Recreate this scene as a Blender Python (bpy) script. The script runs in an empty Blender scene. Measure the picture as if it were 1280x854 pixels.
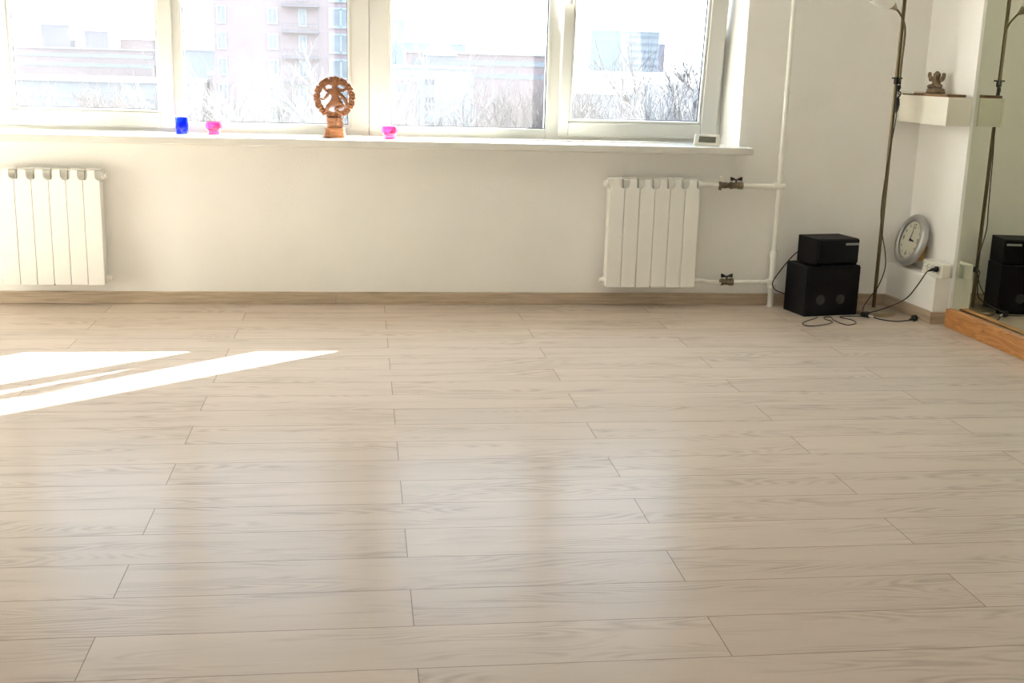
import bpy, bmesh, math, random
from mathutils import Vector, Matrix
C = bpy.context.scene.collection
SC = bpy.context.scene
R = math.radians
# ------------------------------------------------------------------ camera
YAW, PITCH, ROLL, FPX = 0.131683, 0.232599, 0.028096, 1449.217
cam = bpy.data.objects.new('camera', bpy.data.cameras.new('camera')); C.objects.link(cam)
_f = Vector((math.sin(YAW)*math.cos(PITCH), math.cos(YAW)*math.cos(PITCH), -math.sin(PITCH)))
_r = Vector((math.cos(YAW), -math.sin(YAW), 0)); _u = _r.cross(_f)
_r2 = math.cos(ROLL)*_r + math.sin(ROLL)*_u; _u2 = -math.sin(ROLL)*_r + math.cos(ROLL)*_u
_m = Matrix((_r2, _u2, -_f)).transposed().to_4x4(); _m.translation = (0, -5.97489, 1.22232)
cam.matrix_world = _m
cam.data.sensor_width = 36; cam.data.sensor_fit = 'HORIZONTAL'; cam.data.lens = FPX*36/1280
cam.data.clip_start = .05; cam.data.clip_end = 3000
SC.camera = cam
# ------------------------------------------------------------------ view, world, sun
SC.view_settings.view_transform = 'Standard'; SC.view_settings.look = 'None'
SC.view_settings.gamma = 1; SC.view_settings.use_curve_mapping = False
SC.view_settings.exposure = 1.42
SC.cycles.use_denoising = True
SC.cycles.max_bounces = 14; SC.cycles.diffuse_bounces = 8; SC.cycles.glossy_bounces = 6
SC.cycles.transmission_bounces = 8; SC.cycles.transparent_max_bounces = 16
SC.cycles.sample_clamp_indirect = 8
SKY = 3.2; SUN = 38.0
w = bpy.data.worlds.new('sky'); SC.world = w; w.use_nodes = True
bg = w.node_tree.nodes['Background']
wt = w.node_tree
tc = wt.nodes.new('ShaderNodeTexCoord'); sx = wt.nodes.new('ShaderNodeSeparateXYZ'); cr = wt.nodes.new('ShaderNodeValToRGB')
wt.links.new(tc.outputs['Generated'], sx.inputs[0]); wt.links.new(sx.outputs['Z'], cr.inputs[0]); wt.links.new(cr.outputs[0], bg.inputs[0])
cr.color_ramp.elements[0].position = 0.0; cr.color_ramp.elements[0].color = (.80, .92, 1.08, 1)
cr.color_ramp.elements[1].position = .8; cr.color_ramp.elements[1].color = (.62, .79, 1.05, 1)
bg.inputs[1].default_value = SKY
sl = bpy.data.lights.new('sun', 'SUN'); sl.energy = SUN; sl.angle = R(.5); sl.color = (1, .955, .88)
so = bpy.data.objects.new('sun', sl); C.objects.link(so)
so.rotation_euler = Vector((-1.373, -1.079, -1)).to_track_quat('-Z', 'Y').to_euler()
so.location = (20, 16, 18)
# ------------------------------------------------------------------ materials
def nt(name):
    m = bpy.data.materials.new(name); m.use_nodes = True
    return m, m.node_tree, m.node_tree.nodes['Principled BSDF']
def mat(name, col, rough=.5, metal=0, var=.06, scale=8, bump=0, bscale=200, spec=.5, trans=0, ior=1.45, coat=0, stretch=(1, 1, 1)):
    m, t, b = nt(name)
    b.inputs['Roughness'].default_value = rough; b.inputs['Metallic'].default_value = metal
    b.inputs['Specular IOR Level'].default_value = spec; b.inputs['Transmission Weight'].default_value = trans
    b.inputs['IOR'].default_value = ior; b.inputs['Coat Weight'].default_value = coat
    g = t.nodes.new('ShaderNodeTexCoord'); mp = t.nodes.new('ShaderNodeMapping'); mp.inputs['Scale'].default_value = stretch
    t.links.new(g.outputs['Object'], mp.inputs[0])
    n = t.nodes.new('ShaderNodeTexNoise'); n.inputs['Scale'].default_value = scale; n.inputs['Detail'].default_value = 4
    t.links.new(mp.outputs[0], n.inputs[0])
    r = t.nodes.new('ShaderNodeValToRGB'); t.links.new(n.outputs[0], r.inputs[0]); t.links.new(r.outputs[0], b.inputs['Base Color'])
    r.color_ramp.elements[0].position = .3; r.color_ramp.elements[1].position = .7
    r.color_ramp.elements[0].color = (*[c*(1-var) for c in col], 1); r.color_ramp.elements[1].color = (*[min(1, c*(1+var)) for c in col], 1)
    if bump:
        n2 = t.nodes.new('ShaderNodeTexNoise'); n2.inputs['Scale'].default_value = bscale; n2.inputs['Detail'].default_value = 3
        t.links.new(mp.outputs[0], n2.inputs[0]); bp = t.nodes.new('ShaderNodeBump'); bp.inputs['Strength'].default_value = bump; bp.inputs['Distance'].default_value = .004
        t.links.new(n2.outputs[0], bp.inputs['Height']); t.links.new(bp.outputs[0], b.inputs['Normal'])
    return m
M = {}
M['wall'] = mat('wall_paint', (.90, .89, .862), .75, var=.02, scale=3, bump=.25, bscale=90, spec=.3)
M['wall_r'] = mat('wall_paint_right', (.90, .89, .864), .75, var=.02, scale=3, bump=.2, bscale=90, spec=.3)
M['ceil'] = mat('ceiling_paint', (.9, .89, .87), .8, var=.02)
M['pvc'] = mat('white_plastic_frame', (.62, .612, .575), .32, var=.01)
M['sill'] = mat('white_sill', (.72, .71, .67), .25, var=.01)
M['rad'] = mat('radiator_enamel', (.88, .875, .84), .35, var=.01)
M['pipe'] = mat('white_painted_pipe', (.87, .86, .81), .4, var=.03, scale=20)
M['gasket'] = mat('grey_gasket', (.03, .03, .032), .6)
M['brass'] = mat('aged_brass', (.20, .16, .11), .4, metal=.8, var=.2, scale=40)
M['blackpl'] = mat('black_plastic', (.012, .012, .014), .4)
M['blackvin'] = mat('black_vinyl', (.0028, .0036, .006), .55, var=.2, scale=60, bump=.3, bscale=300, spec=.2)
M['cone'] = mat('speaker_cap', (.02, .024, .026), .35, var=.1)
M['badge'] = mat('silver_badge', (.45, .45, .44), .35, metal=.3)
M['cable'] = mat('black_cable', (.012, .011, .010), .5)
M['pole'] = mat('bronze_pole', (.16, .125, .075), .28, metal=.85, var=.08, scale=30)
M['lampbase'] = mat('champagne_base', (.34, .28, .19), .3, metal=.75, var=.05)
M['shade'] = mat('white_shade', (.86, .85, .8), .35)
M['carved'] = mat('carved_wood', (0.25, 0.1, 0.042), .5, var=.3, scale=45, bump=.5, bscale=160)
M['plinth'] = mat('plinth_wood', (0.3, 0.12, 0.05), .42, var=.25, scale=30, stretch=(1, 1, 6))
M['stone'] = mat('brown_stone', (.20, .14, .085), .7, var=.45, scale=70, bump=.5, bscale=200)
M['silver'] = mat('silver_rim', (.50, .50, .49), .33, metal=.75, var=.04)
M['ivory'] = mat('clock_face', (.72, .69, .58), .6, var=.02)
M['ink'] = mat('black_ink', (.03, .03, .03), .6)
M['white'] = mat('white_plastic', (.83, .81, .74), .35, var=.01)
M['lcd'] = mat('lcd', (.16, .16, .125), .2, var=.1, scale=60)
M['hole'] = mat('socket_recess', (.42, .41, .37), .5)
M['shelfw'] = mat('shelf_laminate', (.86, .83, .74), .35, var=.01)
M['book'] = mat('brown_wood_tray', (.22, .12, .06), .5, var=.2, scale=30)
M['ochre'] = mat('ochre_back', (.36, .20, .06), .5)
M['edge'] = mat('glass_edge', (.75, .83, .76), .2)
M['backing'] = mat('dark_backing', (.05, .05, .045), .7)

def pine():
    m, t, b = nt('pine_board'); b.inputs['Roughness'].default_value = .5
    g = t.nodes.new('ShaderNodeTexCoord'); mp = t.nodes.new('ShaderNodeMapping'); mp.inputs['Scale'].default_value = (3, .9, 7)
    t.links.new(g.outputs['Object'], mp.inputs[0])
    v = t.nodes.new('ShaderNodeTexNoise'); v.inputs['Scale'].default_value = 3.2; v.inputs['Detail'].default_value = 2; v.inputs['Distortion'].default_value = 1.2
    t.links.new(mp.outputs[0], v.inputs[0])
    mu = t.nodes.new('ShaderNodeMath'); mu.operation = 'MULTIPLY'; mu.inputs[1].default_value = 9; t.links.new(v.outputs[0], mu.inputs[0])
    fr = t.nodes.new('ShaderNodeMath'); fr.operation = 'PINGPONG'; fr.inputs[1].default_value = 1; t.links.new(mu.outputs[0], fr.inputs[0])
    r = t.nodes.new('ShaderNodeValToRGB'); t.links.new(fr.outputs[0], r.inputs[0])
    r.color_ramp.elements[0].color = (.40, .165, .048, 1); r.color_ramp.elements[1].color = (.58, .27, .09, 1)
    vo = t.nodes.new('ShaderNodeTexVoronoi'); vo.inputs['Scale'].default_value = 1.0
    mp2 = t.nodes.new('ShaderNodeMapping'); mp2.inputs['Scale'].default_value = (8, 7, 16); t.links.new(g.outputs['Object'], mp2.inputs[0]); t.links.new(mp2.outputs[0], vo.inputs[0])
    kr = t.nodes.new('ShaderNodeValToRGB'); kr.color_ramp.elements[0].position = .05; kr.color_ramp.elements[1].position = .17
    kr.color_ramp.elements[0].color = (.22, .1, .05, 1); kr.color_ramp.elements[1].color = (1, 1, 1, 1)
    t.links.new(vo.outputs['Distance'], kr.inputs[0])
    mx = t.nodes.new('ShaderNodeMix'); mx.data_type = 'RGBA'; mx.blend_type = 'MULTIPLY'; mx.inputs[0].default_value = .85
    t.links.new(r.outputs[0], mx.inputs[6]); t.links.new(kr.outputs[0], mx.inputs[7]); t.links.new(mx.outputs[2], b.inputs['Base Color'])
    return m
M['pine'] = pine()

def floor_mat():
    m, t, b = nt('oak_laminate'); N = t.nodes; L = t.links
    def ma(op, a, c=None, d=None):
        n = N.new('ShaderNodeMath'); n.operation = op
        for i, v in enumerate((a, c, d)):
            if v is None: continue
            if isinstance(v, (int, float)): n.inputs[i].default_value = v
            else: L.new(v, n.inputs[i])
        return n.outputs[0]
    g = N.new('ShaderNodeTexCoord'); s = N.new('ShaderNodeSeparateXYZ'); L.new(g.outputs['Object'], s.inputs[0])
    X, Y = s.outputs['X'], s.outputs['Y']
    W_, LN = .187, 1.362
    rr = ma('DIVIDE', ma('SUBTRACT', ma('MULTIPLY', Y, -1), 2.287), W_)
    row = ma('FLOOR', rr); fy = ma('SUBTRACT', rr, row)
    odd = ma('FLOORED_MODULO', row, 2)
    xo = ma('ADD', ma('SUBTRACT', X, .112), ma('MULTIPLY', odd, .686))
    cc = ma('DIVIDE', xo, LN); col = ma('FLOOR', cc); fx = ma('SUBTRACT', cc, col)
    ey = ma('MULTIPLY', ma('MINIMUM', fy, ma('SUBTRACT', 1, fy)), W_)
    ex = ma('MULTIPLY', ma('MINIMUM', fx, ma('SUBTRACT', 1, fx)), LN)
    e = ma('MINIMUM', ex, ey)
    seam = ma('LESS_THAN', e, .00125)
    wn = N.new('ShaderNodeTexWhiteNoise'); wn.noise_dimensions = '2D'
    cv = N.new('ShaderNodeCombineXYZ'); L.new(col, cv.inputs[0]); L.new(row, cv.inputs[1]); L.new(cv.outputs[0], wn.inputs['Vector'])
    rnd = wn.outputs['Value']
    # plank coordinates with a random shift per plank
    pv = N.new('ShaderNodeCombineXYZ')
    L.new(ma('ADD', X, ma('MULTIPLY', rnd, 53.9)), pv.inputs[0]); L.new(ma('ADD', ma('MULTIPLY', ma('SUBTRACT', fy, .5), W_), .631), pv.inputs[1]); L.new(ma('ADD', ma('MULTIPLY', rnd, 91.7), 13.37), pv.inputs[2])
    # cathedral figure: long stretched noise contours
    mp = N.new('ShaderNodeMapping'); mp.inputs['Scale'].default_value = (1.0, 7.5, 1); L.new(pv.outputs[0], mp.inputs[0])
    n1 = N.new('ShaderNodeTexNoise'); n1.inputs['Scale'].default_value = 1.5; n1.inputs['Detail'].default_value = 1.2; n1.inputs['Roughness'].default_value = .4; L.new(mp.outputs[0], n1.inputs[0])
    n1b = N.new('ShaderNodeTexNoise'); n1b.inputs['Scale'].default_value = 9; n1b.inputs['Detail'].default_value = 2; L.new(mp.outputs[0], n1b.inputs[0])
    h = ma('ADD', ma('MULTIPLY', n1.outputs[0], 34), ma('MULTIPLY', n1b.outputs[0], 1.6))
    ring = ma('PINGPONG', h, 1)
    rs = N.new('ShaderNodeValToRGB'); L.new(ring, rs.inputs[0]); rs.color_ramp.elements[0].position = 0; rs.color_ramp.elements[1].position = .8
    rs.color_ramp.elements[0].color = (1, 1, 1, 1); rs.color_ramp.elements[1].color = (0, 0, 0, 1)
    # patches where the figure shows
    mp3 = N.new('ShaderNodeMapping'); mp3.inputs['Scale'].default_value = (1.3, 9, 1); L.new(pv.outputs[0], mp3.inputs[0])
    n3 = N.new('ShaderNodeTexNoise'); n3.inputs['Scale'].default_value = 1.6; n3.inputs['Detail'].default_value = 2; L.new(mp3.outputs[0], n3.inputs[0])
    pr = N.new('ShaderNodeValToRGB'); L.new(n3.outputs[0], pr.inputs[0]); pr.color_ramp.elements[0].position = .46; pr.color_ramp.elements[1].position = .62
    fig = ma('MULTIPLY', ma('MULTIPLY', rs.outputs[0], pr.outputs[0]), .17)
    # fine pores
    mp2 = N.new('ShaderNodeMapping'); mp2.inputs['Scale'].default_value = (7, 170, 1); L.new(pv.outputs[0], mp2.inputs[0])
    n2 = N.new('ShaderNodeTexNoise'); n2.inputs['Scale'].default_value = 1.6; n2.inputs['Detail'].default_value = 4; L.new(mp2.outputs[0], n2.inputs[0])
    pore = ma('MULTIPLY', ma('SUBTRACT', n2.outputs[0], .5), .11)
    n4 = N.new('ShaderNodeTexNoise'); n4.inputs['Scale'].default_value = 1.3; n4.inputs['Detail'].default_value = 3; L.new(mp.outputs[0], n4.inputs[0])
    tone = ma('ADD', ma('MULTIPLY', ma('SUBTRACT', rnd, .5), .07), ma('MULTIPLY', ma('SUBTRACT', n4.outputs[0], .5), .14))
    v = ma('SUBTRACT', ma('ADD', ma('ADD', 1, tone), pore), fig)
    base = N.new('ShaderNodeMix'); base.data_type = 'RGBA'; L.new(fig, base.inputs[0])
    base.inputs[6].default_value = (.572, .484, .412, 1); base.inputs[7].default_value = (.41, .31, .23, 1)
    vm = N.new('ShaderNodeVectorMath'); vm.operation = 'SCALE'; L.new(base.outputs[2], vm.inputs[0]); L.new(v, vm.inputs[3])
    mx = N.new('ShaderNodeMix'); mx.data_type = 'RGBA'; L.new(ma('MULTIPLY', seam, .62), mx.inputs[0]); L.new(vm.outputs[0], mx.inputs[6]); mx.inputs[7].default_value = (.13, .085, .05, 1)
    L.new(mx.outputs[2], b.inputs['Base Color'])
    rn = N.new('ShaderNodeTexNoise'); rn.inputs['Scale'].default_value = 1.1; L.new(g.outputs['Object'], rn.inputs[0])
    L.new(ma('ADD', ma('ADD', .205, ma('MULTIPLY', rnd, .02)), ma('MULTIPLY', rn.outputs[0], .03)), b.inputs['Roughness'])
    b.inputs['Specular IOR Level'].default_value = .045
    bp = N.new('ShaderNodeBump'); bp.inputs['Strength'].default_value = .12; bp.inputs['Distance'].default_value = .002
    L.new(ma('ADD', ma('MULTIPLY', n2.outputs[0], .3), ma('SUBTRACT', 1, seam)), bp.inputs['Height']); L.new(bp.outputs[0], b.inputs['Normal'])
    return m
M['floor'] = floor_mat()

def skirt_mat():
    m, t, b = nt('oak_skirting'); b.inputs['Roughness'].default_value = .45
    g = t.nodes.new('ShaderNodeTexCoord'); mp = t.nodes.new('ShaderNodeMapping'); mp.inputs['Scale'].default_value = (2.5, 2.5, 60)
    n = t.nodes.new('ShaderNodeTexNoise'); n.inputs['Scale'].default_value = 2; n.inputs['Detail'].default_value = 4
    r = t.nodes.new('ShaderNodeValToRGB'); r.color_ramp.elements[0].position = .3; r.color_ramp.elements[1].position = .7
    r.color_ramp.elements[0].color = (.40, .31, .215, 1); r.color_ramp.elements[1].color = (.60, .49, .37, 1)
    t.links.new(g.outputs['Object'], mp.inputs[0]); t.links.new(mp.outputs[0], n.inputs[0]); t.links.new(n.outputs[0], r.inputs[0]); t.links.new(r.outputs[0], b.inputs['Base Color'])
    return m
M['skirt'] = skirt_mat()

def pane_mat():
    m = bpy.data.materials.new('window_glass'); m.use_nodes = True; t = m.node_tree; t.nodes.clear()
    o = t.nodes.new('ShaderNodeOutputMaterial'); tr = t.nodes.new('ShaderNodeBsdfTransparent'); tr.inputs[0].default_value = (.94, .965, .95, 1)
    gl = t.nodes.new('ShaderNodeBsdfGlossy'); gl.inputs['Roughness'].default_value = .0
    lw = t.nodes.new('ShaderNodeLayerWeight'); lw.inputs[0].default_value = .5
    pw = t.nodes.new('ShaderNodeMath'); pw.operation = 'POWER'; pw.inputs[1].default_value = 5; t.links.new(lw.outputs['Facing'], pw.inputs[0])
    fr = t.nodes.new('ShaderNodeMath'); fr.operation = 'MULTIPLY_ADD'; fr.inputs[1].default_value = .9; fr.inputs[2].default_value = .04; t.links.new(pw.outputs[0], fr.inputs[0])
    tl = t.nodes.new('ShaderNodeBsdfTranslucent'); tl.inputs[0].default_value = (1, 1, 1, 1)
    g = t.nodes.new('ShaderNodeTexCoord'); n = t.nodes.new('ShaderNodeTexNoise'); n.inputs['Scale'].default_value = 5; n.inputs['Detail'].default_value = 5
    t.links.new(g.outputs['Object'], n.inputs[0]); mm = t.nodes.new('ShaderNodeMapRange'); mm.inputs[3].default_value = .0075; mm.inputs[4].default_value = .0115
    t.links.new(n.outputs[0], mm.inputs[0])
    m1 = t.nodes.new('ShaderNodeMixShader'); m2 = t.nodes.new('ShaderNodeMixShader')
    t.links.new(fr.outputs[0], m1.inputs[0]); t.links.new(tr.outputs[0], m1.inputs[1]); t.links.new(gl.outputs[0], m1.inputs[2])
    t.links.new(mm.outputs[0], m2.inputs[0]); t.links.new(m1.outputs[0], m2.inputs[1]); t.links.new(tl.outputs[0], m2.inputs[2])
    t.links.new(m2.outputs[0], o.inputs[0])
    return m
M['pane'] = pane_mat()

def mirror_mat():
    m, t, b = nt('mirror_silver'); b.inputs['Metallic'].default_value = 1; b.inputs['Roughness'].default_value = .01
    g = t.nodes.new('ShaderNodeTexCoord'); n = t.nodes.new('ShaderNodeTexNoise'); n.inputs['Scale'].default_value = 2
    r = t.nodes.new('ShaderNodeValToRGB'); r.color_ramp.elements[0].color = (.71, .74, .63, 1); r.color_ramp.elements[1].color = (.74, .77, .66, 1)
    t.links.new(g.outputs['Object'], n.inputs[0]); t.links.new(n.outputs[0], r.inputs[0]); t.links.new(r.outputs[0], b.inputs['Base Color'])
    return m
M['mirror'] = mirror_mat()

def tint_glass(name, col, tcol, k):
    m = bpy.data.materials.new(name); m.use_nodes = True; t = m.node_tree; b = t.nodes['Principled BSDF']; o = t.nodes['Material Output']
    b.inputs['Transmission Weight'].default_value = .9; b.inputs['Roughness'].default_value = .08; b.inputs['IOR'].default_value = 1.35
    n = t.nodes.new('ShaderNodeTexNoise'); n.inputs['Scale'].default_value = 60; r = t.nodes.new('ShaderNodeValToRGB')
    r.color_ramp.elements[0].color = (*[c*.85 for c in col], 1); r.color_ramp.elements[1].color = (*col, 1)
    t.links.new(n.outputs[0], r.inputs[0]); t.links.new(r.outputs[0], b.inputs['Base Color'])
    tl = t.nodes.new('ShaderNodeBsdfTranslucent'); tl.inputs[0].default_value = (*tcol, 1)
    mx = t.nodes.new('ShaderNodeMixShader'); mx.inputs[0].default_value = k
    t.links.new(b.outputs[0], mx.inputs[1]); t.links.new(tl.outputs[0], mx.inputs[2]); t.links.new(mx.outputs[0], o.inputs[0])
    return m
M['blueglass'] = tint_glass('cobalt_glass', (.03, .10, .9), (.01, .04, .75), .35)
M['pinkglass'] = tint_glass('pink_glass', (.85, .16, .34), (.50, .05, .17), .35)
M['wax'] = mat('pink_wax', (.8, .2, .42), .5)

# exterior
M['brick'] = None
def brick_mat():
    m, t, b = nt('red_brick'); b.inputs['Roughness'].default_value = .9
    g = t.nodes.new('ShaderNodeTexCoord'); mp = t.nodes.new('ShaderNodeMapping'); mp.inputs['Rotation'].default_value = (R(90), 0, 0)
    br = t.nodes.new('ShaderNodeTexBrick'); br.inputs['Scale'].default_value = 1.0; br.inputs['Brick Width'].default_value = .9; br.inputs['Row Height'].default_value = .3
    br.inputs['Mortar Size'].default_value = .03
    br.inputs['Color1'].default_value = (.190, .132, .132, 1); br.inputs['Color2'].default_value = (.176, .118, .119, 1); br.inputs['Mortar'].default_value = (.185, .15, .148, 1)
    t.links.new(g.outputs['Object'], mp.inputs[0]); t.links.new(mp.outputs[0], br.inputs[0]); t.links.new(br.outputs[0], b.inputs['Base Color'])
    return m
M['brick'] = brick_mat()
M['conc'] = mat('balcony_concrete', (0.12, 0.1, 0.105), .9, var=.1, scale=1)
M['render_w'] = mat('white_render', (0.18, 0.188, 0.195), .9, var=.04, scale=.3)
M['render_p'] = mat('pink_render', (0.165, 0.12, 0.116), .9, var=.06, scale=.2)
M['render_g'] = mat('grey_render', (0.128, 0.134, 0.148), .9, var=.06, scale=.2)
M['render_b'] = mat('pale_blue_cladding', (0.12, 0.16, 0.175), .5, var=.04, scale=.1)
M['render_v'] = mat('mauve_panel', (0.135, 0.118, 0.134), .8, var=.08, scale=.2)
M['snow'] = mat('snow', (0.25, 0.255, 0.262), .8, var=.05, scale=.1)
M['extglass'] = mat('dark_window_glass', (0.11, 0.118, 0.128), .15, var=.2, scale=1)
M['extframe'] = mat('white_outer_frame', (0.2, 0.21, 0.22), .6)
M['roofdark'] = mat('dark_roof', (0.085, 0.075, 0.088), .9, var=.15, scale=1)
M['ground'] = mat('snowy_ground', (0.045, 0.04, 0.039), .95, var=.25, scale=.05)
M['bark'] = mat('bark', (0.058, 0.043, 0.04), .9, var=.3, scale=2)
M['birch'] = mat('birch_bark', (0.13, 0.125, 0.12), .8, var=.1, scale=2)

# ------------------------------------------------------------------ helpers
def tagp(o, label=None, cat=None, group=None, kind=None):
    if label: o['label'] = label
    if cat: o['category'] = cat
    if group: o['group'] = group
    if kind: o['kind'] = kind
    return o
def empty(name, loc=(0, 0, 0), rot=(0, 0, 0)):
    o = bpy.data.objects.new(name, None); o.empty_display_size = .05; C.objects.link(o); o.location = loc; o.rotation_euler = rot; return o
def obj(name, bm, m, parent=None, smooth=False, bevel=0, seg=2, loc=None, rot=None):
    me = bpy.data.meshes.new(name); bmesh.ops.recalc_face_normals(bm, faces=bm.faces); bm.to_mesh(me); bm.free()
    me.materials.append(m)
    o = bpy.data.objects.new(name, me); C.objects.link(o)
    if parent: o.parent = parent
    if loc: o.location = loc
    if rot: o.rotation_euler = rot
    if smooth:
        for p in me.polygons: p.use_smooth = True
        me.set_sharp_from_angle(angle=R(38))
    if bevel:
        b = o.modifiers.new('bevel', 'BEVEL'); b.width = bevel; b.segments = seg; b.limit_method = 'ANGLE'; b.angle_limit = R(40)
    return o
def box(bm, x0, x1, y0, y1, z0, z1, mtx=None):
    vs = [Vector((x, y, z)) for x in (x0, x1) for y in (y0, y1) for z in (z0, z1)]
    if mtx: vs = [mtx @ v for v in vs]
    v = [bm.verts.new(c) for c in vs]
    for f in ((0, 1, 3, 2), (4, 6, 7, 5), (0, 4, 5, 1), (2, 3, 7, 6), (0, 2, 6, 4), (1, 5, 7, 3)): bm.faces.new([v[i] for i in f])
    return bm
def prism_z(bm, pts, z0, z1):
    a = [bm.verts.new((x, y, z0)) for x, y in pts]; b = [bm.verts.new((x, y, z1)) for x, y in pts]
    bm.faces.new(a); bm.faces.new(b[::-1]); n = len(pts)
    for i in range(n): bm.faces.new((a[i], a[(i+1) % n], b[(i+1) % n], b[i]))
    return bm
def prism_y(bm, pts, y0, y1):
    a = [bm.verts.new((x, y0, z)) for x, z in pts]; b = [bm.verts.new((x, y1, z)) for x, z in pts]
    bm.faces.new(a); bm.faces.new(b[::-1]); n = len(pts)
    for i in range(n): bm.faces.new((a[i], a[(i+1) % n], b[(i+1) % n], b[i]))
    return bm
def ring_y(bm, x0, x1, z0, z1, l, r, b, t, y0, y1):
    box(bm, x0, x0+l, y0, y1, z0, z1); box(bm, x1-r, x1, y0, y1, z0, z1)
    box(bm, x0+l, x1-r, y0, y1, z0, z0+b); box(bm, x0+l, x1-r, y0, y1, z1-t, z1); return bm
def lathe(bm, prof, seg=40, mtx=None, closed=False):
    rings = []
    for r, z in prof:
        if r < 1e-6:
            c = Vector((0, 0, z)); c = mtx @ c if mtx else c; rings.append([bm.verts.new(c)])
        else:
            rr = []
            for i in range(seg):
                a = 2*math.pi*i/seg; c = Vector((r*math.cos(a), r*math.sin(a), z)); c = mtx @ c if mtx else c; rr.append(bm.verts.new(c))
            rings.append(rr)
    pr = list(zip(rings, rings[1:]))
    if closed: pr.append((rings[-1], rings[0]))
    for A, B in pr:
        if len(A) == 1 and len(B) == 1: continue
        for i in range(seg):
            j = (i+1) % seg
            if len(A) == 1: bm.faces.new((A[0], B[i], B[j]))
            elif len(B) == 1: bm.faces.new((A[i], A[j], B[0]))
            else: bm.faces.new((A[i], A[j], B[j], B[i]))
    return bm
def tube(bm, pts, rad, seg=10):
    pts = [Vector(p) for p in pts]; n = len(pts)
    rad = rad if isinstance(rad, (list, tuple)) else [rad]*n
    prev = None; rings = []
    for i, p in enumerate(pts):
        d = (pts[min(i+1, n-1)] - pts[max(i-1, 0)]).normalized()
        if prev is None:
            a = Vector((0, 0, 1)) if abs(d.z) < .9 else Vector((1, 0, 0)); u = d.cross(a).normalized()
        else: u = (prev - d*prev.dot(d)).normalized()
        prev = u; v = d.cross(u)
        rings.append([bm.verts.new(p + rad[i]*(u*math.cos(2*math.pi*k/seg) + v*math.sin(2*math.pi*k/seg))) for k in range(seg)])
    for A, B in zip(rings, rings[1:]):
        for i in range(seg): bm.faces.new((A[i], A[(i+1) % seg], B[(i+1) % seg], B[i]))
    bm.faces.new(rings[0][::-1]); bm.faces.new(rings[-1]); return bm
def spline(pts, n=10):
    P = [Vector(p) for p in pts]; P = [2*P[0]-P[1]] + P + [2*P[-1]-P[-2]]; out = []
    for i in range(1, len(P)-2):
        a, b, c, d = P[i-1:i+3]
        for k in range(n):
            t = k/n; out.append(.5*((2*b)+(c-a)*t+(2*a-5*b+4*c-d)*t*t+(3*b-a-3*c+d)*t**3))
    out.append(P[-2]); return out
NB = bmesh.new
def cyl(bm, p, q, r, seg=20): return tube(bm, [p, q], r, seg)
def bake(o):      # turn a modified or text object into a plain mesh
    bpy.context.view_layer.update(); dg = bpy.context.evaluated_depsgraph_get()
    me = bpy.data.meshes.new_from_object(o.evaluated_get(dg)); return me
def skin(name, nodes, edges, m, parent=None, sub=2, loc=None, rot=None):
    me = bpy.data.meshes.new(name); me.from_pydata([n[0] for n in nodes], edges, [])
    o = bpy.data.objects.new(name+'_tmp', me); C.objects.link(o)
    s = o.modifiers.new('skin', 'SKIN'); 
    for v, n in zip(me.skin_vertices[0].data, nodes): v.radius = (n[1], n[1]); v.use_root = False
    me.skin_vertices[0].data[0].use_root = True
    sb = o.modifiers.new('sub', 'SUBSURF'); sb.levels = sub; sb.render_levels = sub
    me2 = bake(o); bpy.data.objects.remove(o)
    for p in me2.polygons: p.use_smooth = True
    me2.materials.clear(); me2.materials.append(m)
    r = bpy.data.objects.new(name, me2); C.objects.link(r)
    if parent: r.parent = parent
    if loc: r.location = loc
    if rot: r.rotation_euler = rot
    return r
def struct(o, label=None): o['kind'] = 'structure'; return tagp(o, label)

# ------------------------------------------------------------------ room shell
XL, XR, YB, ZC = -2.9, 2.957, -6.8, 2.72
bm = NB(); box(bm, XL-.2, 3.4, YB-.2, .0, -.12, 0)
struct(obj('floor', bm, M['floor']), 'pale whitewashed oak plank floor')
bm = NB(); box(bm, XL-.2, 3.4, YB-.2, .56, ZC, ZC+.15)
struct(obj('ceiling', bm, M['ceil']), 'white ceiling')
bm = NB()
ZS, ZT = .811, 2.30
box(bm, XL-.2, 3.4, 0, .56, -.12, ZS)
box(bm, XL-.2, 3.4, 0, .56, ZT, ZC)
prism_z(bm, [(1.967, 0), (3.4, 0), (3.4, .56), (1.92, .56), (1.92, .30), (1.925, .22)], ZS, ZT)
prism_z(bm, [(-1.892, 0), (XL-.2, 0), (XL-.2, .56), (-1.85, .56), (-1.85, .30), (-1.85, .22)], ZS, ZT)
struct(obj('wall_back', bm, M['wall']), 'cream painted window wall')
bm = NB(); prism_z(bm, [(2.957, 0), (2.972, -.497), (2.999, -.497), (3.14, YB-.2), (3.4, YB-.2), (3.4, 0)], -.12, ZC)
struct(obj('wall_right', bm, M['wall_r']), 'cream painted right wall')
bm = NB(); box(bm, XL-.2, XL, YB-.2, 0, -.12, ZC); struct(obj('wall_left', bm, M['wall']), 'cream painted left wall')
bm = NB(); box(bm, XL, 3.2, YB-.2, YB, -.12, ZC); struct(obj('wall_front', bm, M['wall']), 'cream painted wall behind the camera')
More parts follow.
